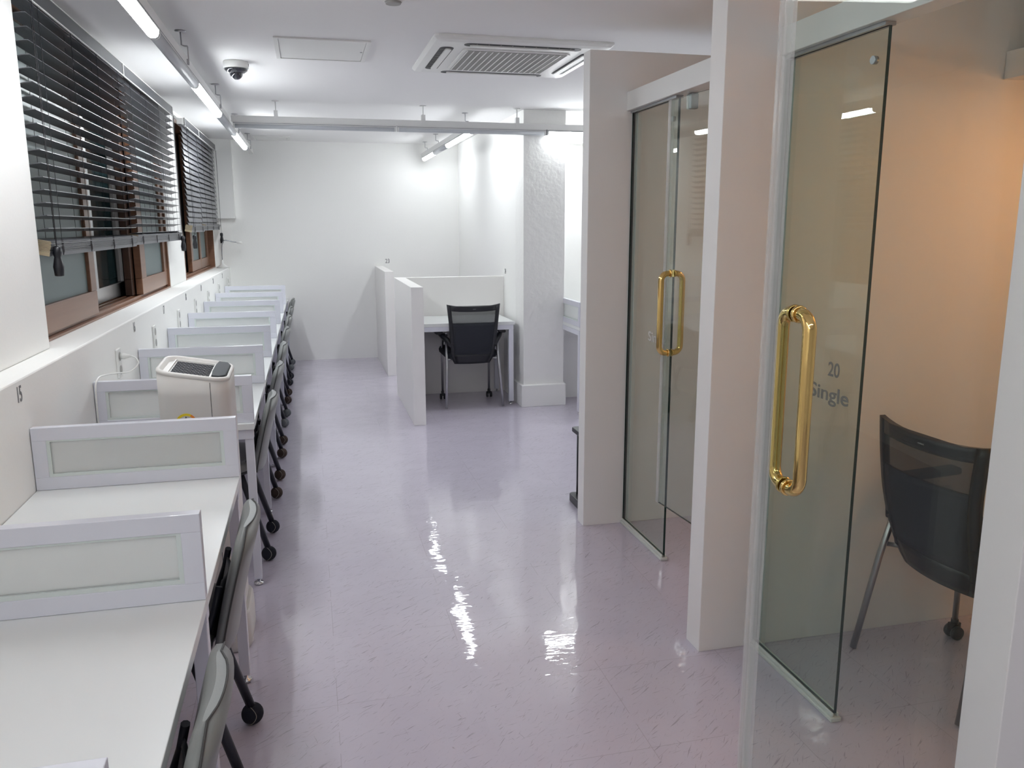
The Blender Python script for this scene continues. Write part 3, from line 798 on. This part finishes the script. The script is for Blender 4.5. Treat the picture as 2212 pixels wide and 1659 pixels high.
# ------------------------------------------------------------------ windows
def window1():
    w = bpy.data.objects.new('window_1', None); C.objects.link(w); w.location = (XW, 3.262, ZS); struct(w)
    def B(nm, m, x0, x1, y0, y1, z0, z1, par=w, bev=.003):
        off = Vector((XW, 3.262, ZS))
        return BX(nm, m, (x0-off.x, x1-off.x, y0-off.y, y1-off.y, z0-off.z, z1-off.z), par, bev)
    Z = ZS; T = 2.34
    f = MB(); o = (XW, 3.262, ZS)
    f.box(-.20, -.002, 3.098, 3.127, 0, T-Z); f.box(-.20, -.002, 0.0, .02, 0, T-Z); f.box(-.20, -.002, .02, 3.098, T-Z-.03, T-Z)
    f.box(-.20, -.002, .02, 3.098, 0.0005, .010)
    for k in range(5): f.box(-.19+.037*k, -.178+.037*k, .02, 3.098, .0101, .022)
    f.build('window_frame', M['wood'], w, .001)
    def sash(nm, x, y0, y1, st0, st1, rail, m=M['wood'], glassm=M['winfrost'], z0=Z+.024):
        s = MB(); X = x-XW; a = y0-3.262; b = y1-3.262; zb = z0-Z; zt = T-Z-.035
        s.box(X-.02, X+.02, a, b, zb, zb+rail); s.box(X-.02, X+.02, a, b, zt-.06, zt)
        s.box(X-.02, X+.02, a, a+st0, zb+rail, zt-.06); s.box(X-.02, X+.02, b-st1, b, zb+rail, zt-.06)
        so = s.build(nm, m, w, .003)
        MB().box(X-.004, X+.004, a+st0, b-st1, zb+rail, zt-.06).build('pane', glassm, so)
    sash('sash', -1.020, 3.30, 4.31, .05, .10, .112)
    sash('sash', -1.020, 5.43, 6.355, .15, .10, .098)
    sash('sash', -1.068, 5.36, 6.30, .14, .10, .098, M['darkwood'])
    # outer aluminium window seen through the open middle
    al = MB(); X = -1.135-XW
    al.box(X-.02, X+.02, .9, 3.05, .024, .105); 
    for y in (1.52, 2.20): al.box(X-.015, X+.025, y, y+.05, .105, 1.22)
    ao = al.build('outer_sash', M['alu'], w, .002)
    MB().box(X-.006, X+.006, .9, 3.05, .105, 1.22).build('night_pane', M['nightglass'], ao)
    st = MB()
    for k in range(4): st.box(-1.045-XW-.012*k, -1.037-XW-.012*k, 1.062+.028*k, 1.086+.028*k, .03, 1.22)
    st.box(-1.12-XW, -1.045-XW, 1.06, 1.07, .03, 1.22)
    st.build('metal_stile', M['alu'], w, .001)
def window2():
    w = bpy.data.objects.new('window_2', None); C.objects.link(w); w.location = (XW, 7.16, ZS); struct(w)
    f = MB(); T = 2.34-ZS; W = 2.24
    f.box(-.20, .0, W-.03, W-.001, 0, T); f.box(-.20, .0, .001, .035, 0, T); f.box(-.20, -.002, .035, W-.03, T-.03, T)
    f.box(-.20, -.002, .035, W-.03, .0005, .012)
    for k in range(4): f.box(-.19+.045*k, -.178+.045*k, .035, W-.03, .0121, .022)
    f.build('window_frame', M['wood'], w, .001)
    X = -.075
    for a, b, s0, s1 in ((.86, 1.52, .11, .04), (1.53, 2.20, .05, .14)):
        s = MB(); s.box(X-.02, X+.02, a, b, .024, .118); s.box(X-.02, X+.02, a, b, T-.10, T-.035)
        s.box(X-.02, X+.02, a, a+s0, .118, T-.10); s.box(X-.02, X+.02, b-s1, b, .118, T-.10)
        so = s.build('sash', M['wood'], w, .003)
        MB().box(X-.004, X+.004, a+s0, b-s1, .118, T-.10).build('pane', M['winfrost'], so)
    MB().box(X-.07, X-.045, .035, 1.2, .024, T-.035).build('outer_sash', M['darkwood'], w, .003)  # dark board fills the open gap, outside darkness put into its colour
window1(); window2()
# night outside: a dark neighbouring wall so that the openings are closed off
o = BX('wall_outside', mat('night_wall', (.03, .035, .04), .9), (-1.75, -1.7, 2.5, 9.9, 0.4, 2.9)); struct(o)

# ------------------------------------------------------------------ blinds
def blind(y0, y1, tilt, label, npitch, zbot, pull_y, dz, xc=-.929, pitch=.0455):
    t = thing('venetian_blind', label, 'blind', (xc, y0, 2.335), 0, 'dark slatted window blinds')
    W = y1-y0; n = npitch
    sl = MB(); hw = .027; ta = math.radians(tilt)
    z = -.075
    for k in range(n):
        zz = -.072 - pitch*k + dz
        if 2.335+zz < zbot+.055: break
        rings = []
        sag = random.uniform(-.0015, .0015); tj = ta + random.uniform(-.03, .03)
        cs, sn = math.cos(tj), math.sin(tj)
        for yy in (0.002, W-.002):
            ring = []
            for j in range(5):
                u = -1+j*.5; c_ = .0022*(1-u*u)
                ring.append(Vector((u*hw*cs - c_*sn, yy, zz + u*hw*sn + c_*cs + sag)))
            for j in range(4, -1, -1):
                u = -1+j*.5; c_ = .0022*(1-u*u) - .0026
                ring.append(Vector((u*hw*cs - c_*sn, yy, zz + u*hw*sn + c_*cs + sag)))
            rings.append(ring)
        sl.loft(rings, M['slat'], smooth=False)
    sl.build('slats', None, t)
    # gathered slats and bottom rail
    st = MB(); zb = zbot-2.335
    for k in range(9):
        j = random.uniform(-.002, .002)
        st.box(-.025+j, .027+j, 0, W, zb+.016+.0044*k, zb+.0192+.0044*k, M['slat'])
    st.box(-.026, .027, 0, W, zb, zb+.015, M['slat'])
    so = st.build('gathered_slats', None, t)
    so.data.transform(Matrix.Translation((0, 0, zb+.03)) @ Matrix.Rotation(.20, 4, 'Y') @ Matrix.Translation((0, 0, -zb-.03)))
    so.data.materials.append(M['slatend'])
    for f in so.data.polygons:
        if abs(f.normal.y) > .9: f.material_index = 1
    # ladder cords
    nl = max(2, round(W/.45))
    ys = [min(W*(k+.35)/(nl-.3), W-.08) for k in range(nl)]
    for y in ys:
        lc = MB()
        for x in (-.0265, .0275): lc.tube([(x, y, -.05), (x, y, zb+.0)], .0009, n=5)
        lc.tube([(0, y+.012, -.05), (0, y+.012, zb+.05)], .0008, n=5)
        for k in range(3): lc.tube([(.0285, y-.01+.009*k, zb+.055), (.0295, y-.008+.009*k, zb+.01), (.0285, y, zb-.003)], .0014, n=5)
        lc.build('ladder_cord', M['cord'], t)
    hr = BX('head_rail', M['rail'], (-.028, .010, 0, W, -.045, 0), t)
    va = MB(); va.box(.026, .030, .0, W, -.058, .002)
    vo = va.build('valance', M['val'], t)
    e = MB()
    e.box(.0265, .0325, .0, W, -.0615, -.0565); e.box(.0265, .0325, .0, W, .0, .0035); e.box(.0265, .0325, W-.006, W, -.0565, 0); e.box(.0265, .0325, 0, .006, -.0565, 0)
    e.box(.010, .0265, 0, .003, -.05, 0)
    e.build('valance_edging', M['whitetrim'], vo)
    # pull cords with wooden tassel
    py = pull_y-y0
    cd = MB(); cx_ = .034
    zt = 1.425-2.335
    cd.tube([(cx_, py+.05*0, -.058), (cx_+.002, py-.004, zt)], .0010, n=5); cd.tube([(cx_, py+.02, -.058), (cx_+.002, py+.004, zt)], .0010, n=5)
    co = cd.build('pull_cord', M['cord'], t)
    MB().lathe([(.003, .006), (.015, 0), (.0155, -.020), (.0115, -.036), (.013, -.042), (.0185, -.070), (.0155, -.103), (.006, -.105)], (cx_+.002, py, zt), n=16).build('cord_tassel', M['blackplastic'], co)
    return t
blind(3.285, 4.86, 12, 'nearest dark slatted blind over the big window', 30, 1.398, 3.325, .0)
blind(4.865, 6.50, 15, 'second dark slatted blind over the big window, ending at the wall pier', 30, 1.405, 6.485, .018)
blind(7.10, 7.98, -70, 'third dark blind with closed slats over the far small window, nearer half', 30, 1.455, 7.14, 0, pitch=.044)
blind(7.985, 9.33, -70, 'farthest dark blind with closed slats, its tassel above the gooseneck lamp', 30, 1.465, 9.31, .006, pitch=.044)

# ------------------------------------------------------------------ light tracks
def track(label, p0, p1, axis, lamps, mounts, box_clamps=False, lm=None):
    """local x runs along the track"""
    ang = 0 if axis == 'x' else math.pi/2
    L = (p1[0]-p0[0]) if axis == 'x' else (p1[1]-p0[1])
    t = thing('light_track', label, 'track light', (p0[0], p0[1], CEIL), ang, None)
    zb = 2.245-CEIL; zt = 2.288-CEIL
    MB().box(0, L, -.020, .020, zb, zt).build('rail', M['rail'], t, .001)
    for (a, b, lit) in lamps:
        h = MB(); h.box(a, b, -.0245, .0245, zb-.015, zb-.001, M['rail'])
        for s in (-1, 1):
            y0, y1 = sorted((s*.0246, s*.0252)); h.box(a, b, y0, y1, zb-.010, zb-.006, M['groove'])
        ho = h.build('light_batten', None, t)
        pr = [(-.0235, 0), (.0235, 0), (.0215, -.012), (.017, -.022), (.008, -.028), (-.008, -.028), (-.017, -.022), (-.0215, -.012)]
        z0 = zb-.0152
        e = .014
        d = MB(); d.loft([[Vector((x, y, z0+z)) for y, z in pr] for x in (a+e, b-e)]) 
        do = d.build('diffuser', (M['lamp_added'] if lit == 3 else M['lamp_first'] if lit == 2 else lm or M['lamp']) if lit else M['unlit'], ho)
        if lit:
            do.data.materials.append(M['lamp_side_first'] if lit in (2, 3) else M['lamp_side'] if lm is None else lm)
            for f in do.data.polygons:
                if f.normal.z > -.55: f.material_index = 1
        c = MB()
        for x0, x1 in ((a, a+e-.001), (b-e+.001, b)): c.loft([[Vector((x, y*1.02, z0+z*1.02+.001)) for y, z in pr] for x in (x0, x1)], smooth=False)
        c.build('end_cap', M['rail'], ho)
    for x in mounts:
        hg = MB(); 
        hg.lathe([(.026, -.0005), (.026, -.004), (.008, -.007)], (x, 0, 0), n=20)
        if box_clamps:
            hg.tube([(x, 0, -.005), (x, 0, -.085)], .004, n=8)
            hg.box(x-.014, x+.014, -.024, .024, zb+.006, -.070)
        else:
            hg.tube([(x, 0, -.005), (x, 0, -.062), (x, -.012, -.066), (x, -.026, -.066), (x, -.028, -.072), (x, -.028, zb+.01)], .0032, n=8)
            hg.box(x-.008, x+.008, -.030, -.0201, zb+.005, zb+.03)
        hg.build('hanger', M['rail'] if box_clamps else M['steel'], t)
    return t
# left track (parallel to the window wall)
Y0 = -2.40
lamps = [(-2.38, -1.22, False), (-1.21, -0.05, 2), (-0.04, 1.13, 3), (1.14, 2.32, False), (2.33, 3.53, 2), (3.54, 4.70, False), (4.71, 5.91, True), (5.92, 7.06, False), (7.07, 8.30, True)]  # battens by the camera are unseen, lit to brighten the near desks
track('long white light track above the window desks, running along the left wall', (-.535, Y0), (-.535, 9.25), 'y',
      [(a-Y0, b-Y0, l) for a, b, l in lamps], [x-Y0 for x in (-.9, .9, 2.6, 4.32, 5.83, 7.3, 8.76)])
track('white light track crossing the room in front of the rough column', (-.50, 6.48), (3.10, 6.48), 'x',
      [(0.01, 1.19, False), (1.20, 2.375, False), (2.385, 3.58, True)], [.315, 1.40, 2.14, 3.0], True)
track('short white light track over the low partition bay, running to the far wall', (1.29, 6.515), (1.29, 9.40), 'y',
      [(0.02, 1.18, True), (1.19, 1.95, False), (1.96, 2.76, True)], [.30, 1.90, 2.68], lm=M['lamp_far'])
track('added unseen white light track crossing the room above the camera, brightening near surfaces', (-.45, .12), (2.9, .12), 'x',
      [(0.01, 1.19, True), (1.20, 2.20, True)], [.315, 1.40, 2.14, 3.0], True, lm=M['lamp_added'])  # added out of view to light the faces turned to the camera

# ------------------------------------------------------------------ ceiling fittings
t = thing('air_conditioner', 'square white ceiling cassette air conditioner with grey grille', 'air conditioner', (1.09, 4.54, CEIL))
h = .4575
pl = []
for s_, z in ((1.0, -.0005), (1.0, -.010), (.97, -.022), (.90, -.028)):
    pl.append([Vector((x*s_, y*s_, z)) for x, y in rrect(-h, h, -h, h, .03, 4)])
MB().loft(pl, smooth=False).build('cover_panel', M['plastic'], t)
g = MB(); gh = .285
g.prism(rrect(-gh, gh, -gh, gh, .05, 4), -.0335, -.0285, m=M['plastic'])
go = g.build('intake_grille', None, t)
s = MB()
for k in range(36):
    y = -gh+.022+k*(2*gh-.044)/36
    s.box(-gh+.025, gh-.025, y, y+.0085, -.0365, -.0336)
s.build('grille_louvres', M['grille'], go)
s = MB()
for k in range(17):
    x = -gh+.022+k*(2*gh-.046)/16
    s.box(x-.0025, x+.0025, -gh+.02, gh-.02, -.0385, -.0366)
s.build('grille_ribs', M['plastic'], go)
for k in range(4):
    R = Matrix.Rotation(k*math.pi/2, 4, 'Z')
    a = .30
    slot = MB()
    poly = rrect(-a, a, .335, .405, .033, 6)
    slot.prism(poly, -.0292, -.0262, T=R)
    so = slot.build('air_slot', M['black'], t)
    v = MB(); v.prism(rrect(-a+.03, a-.03, .345, .376, .014, 5), -.036, -.0293, T=R); v.build('vane', M['plastic'], so)
    dv = MB()
    for q in range(9):
        x = -a+.06+q*.06; dv.box(x-.0015, x+.0015, .377, .398, -.0305, -.0293, T=R)
    dv.build('slot_fins', M['grille'], so)
def hatch(x0, x1, y0, y1, label):
    t = thing('ceiling_hatch', label, 'ceiling hatch', ((x0+x1)/2, (y0+y1)/2, CEIL))
    a = (x1-x0)/2; b = (y1-y0)/2; w_ = .022
    f = MB()
    f.box(-a, a, -b, -b+w_, -.008, -.0005); f.box(-a, a, b-w_, b, -.008, -.0005); f.box(-a, -a+w_, -b+w_, b-w_, -.008, -.0005); f.box(a-w_, a, -b+w_, b-w_, -.008, -.0005)
    f.build('hatch_frame', M['plastic'], t, .001)
    MB().box(-a+w_+.002, a-w_-.002, -b+w_+.002, b-w_-.002, -.0055, -.001).build('hatch_door', M['plastic'], t)
    f = MB(); q = w_+.0003
    f.box(-a+w_, a-w_, -b+w_, -b+w_+.0018, -.0012, -.0006); f.box(-a+w_, a-w_, b-w_-.0018, b-w_, -.0012, -.0006)
    f.build('hatch_gap', M['black'], t)
    MB().lathe([(.006, -.008), (.006, -.0056)], (a-w_-.012, 0, 0), n=12).build('hatch_latch', M['steel'], t)
hatch(-.118, .352, 4.33, 4.855, 'square white access hatch in the ceiling beside the air conditioner')
hatch(-.50, -.13, 8.93, 9.36, 'small white access hatch in the ceiling at the far wall')
t = thing('dome_camera', 'small white and black dome security camera on the ceiling', 'security camera', (-.345, 5.03, CEIL))
MB().lathe([(.066, -.0005), (.068, -.006), (.068, -.034), (.060, -.040)], n=32).build('mount', M['plastic'], t)
MB().lathe([(.064, -.040), (.060, -.048), (.044, -.060), (.036, -.062)], n=32).build('collar', M['dome'], t)
MB().sphere((0, 0, -.060), .036, nu=24, nv=14).build('dome', M['dome'], t)
MB().box(.062, .069, -.012, .004, -.024, -.010).build('badge', M['black'], t)
t = thing('ceiling_detector', 'round white detector at the top edge of the photo', 'detector', (.376, 3.50, CEIL))
MB().lathe([(.052, -.0005), (.052, -.010), (.040, -.016), (.036, -.022)], n=28).build('base', M['plastic'], t)
MB().lathe([(.034, -.022), (.030, -.030)], n=28).build('cap', M['grille'], t)
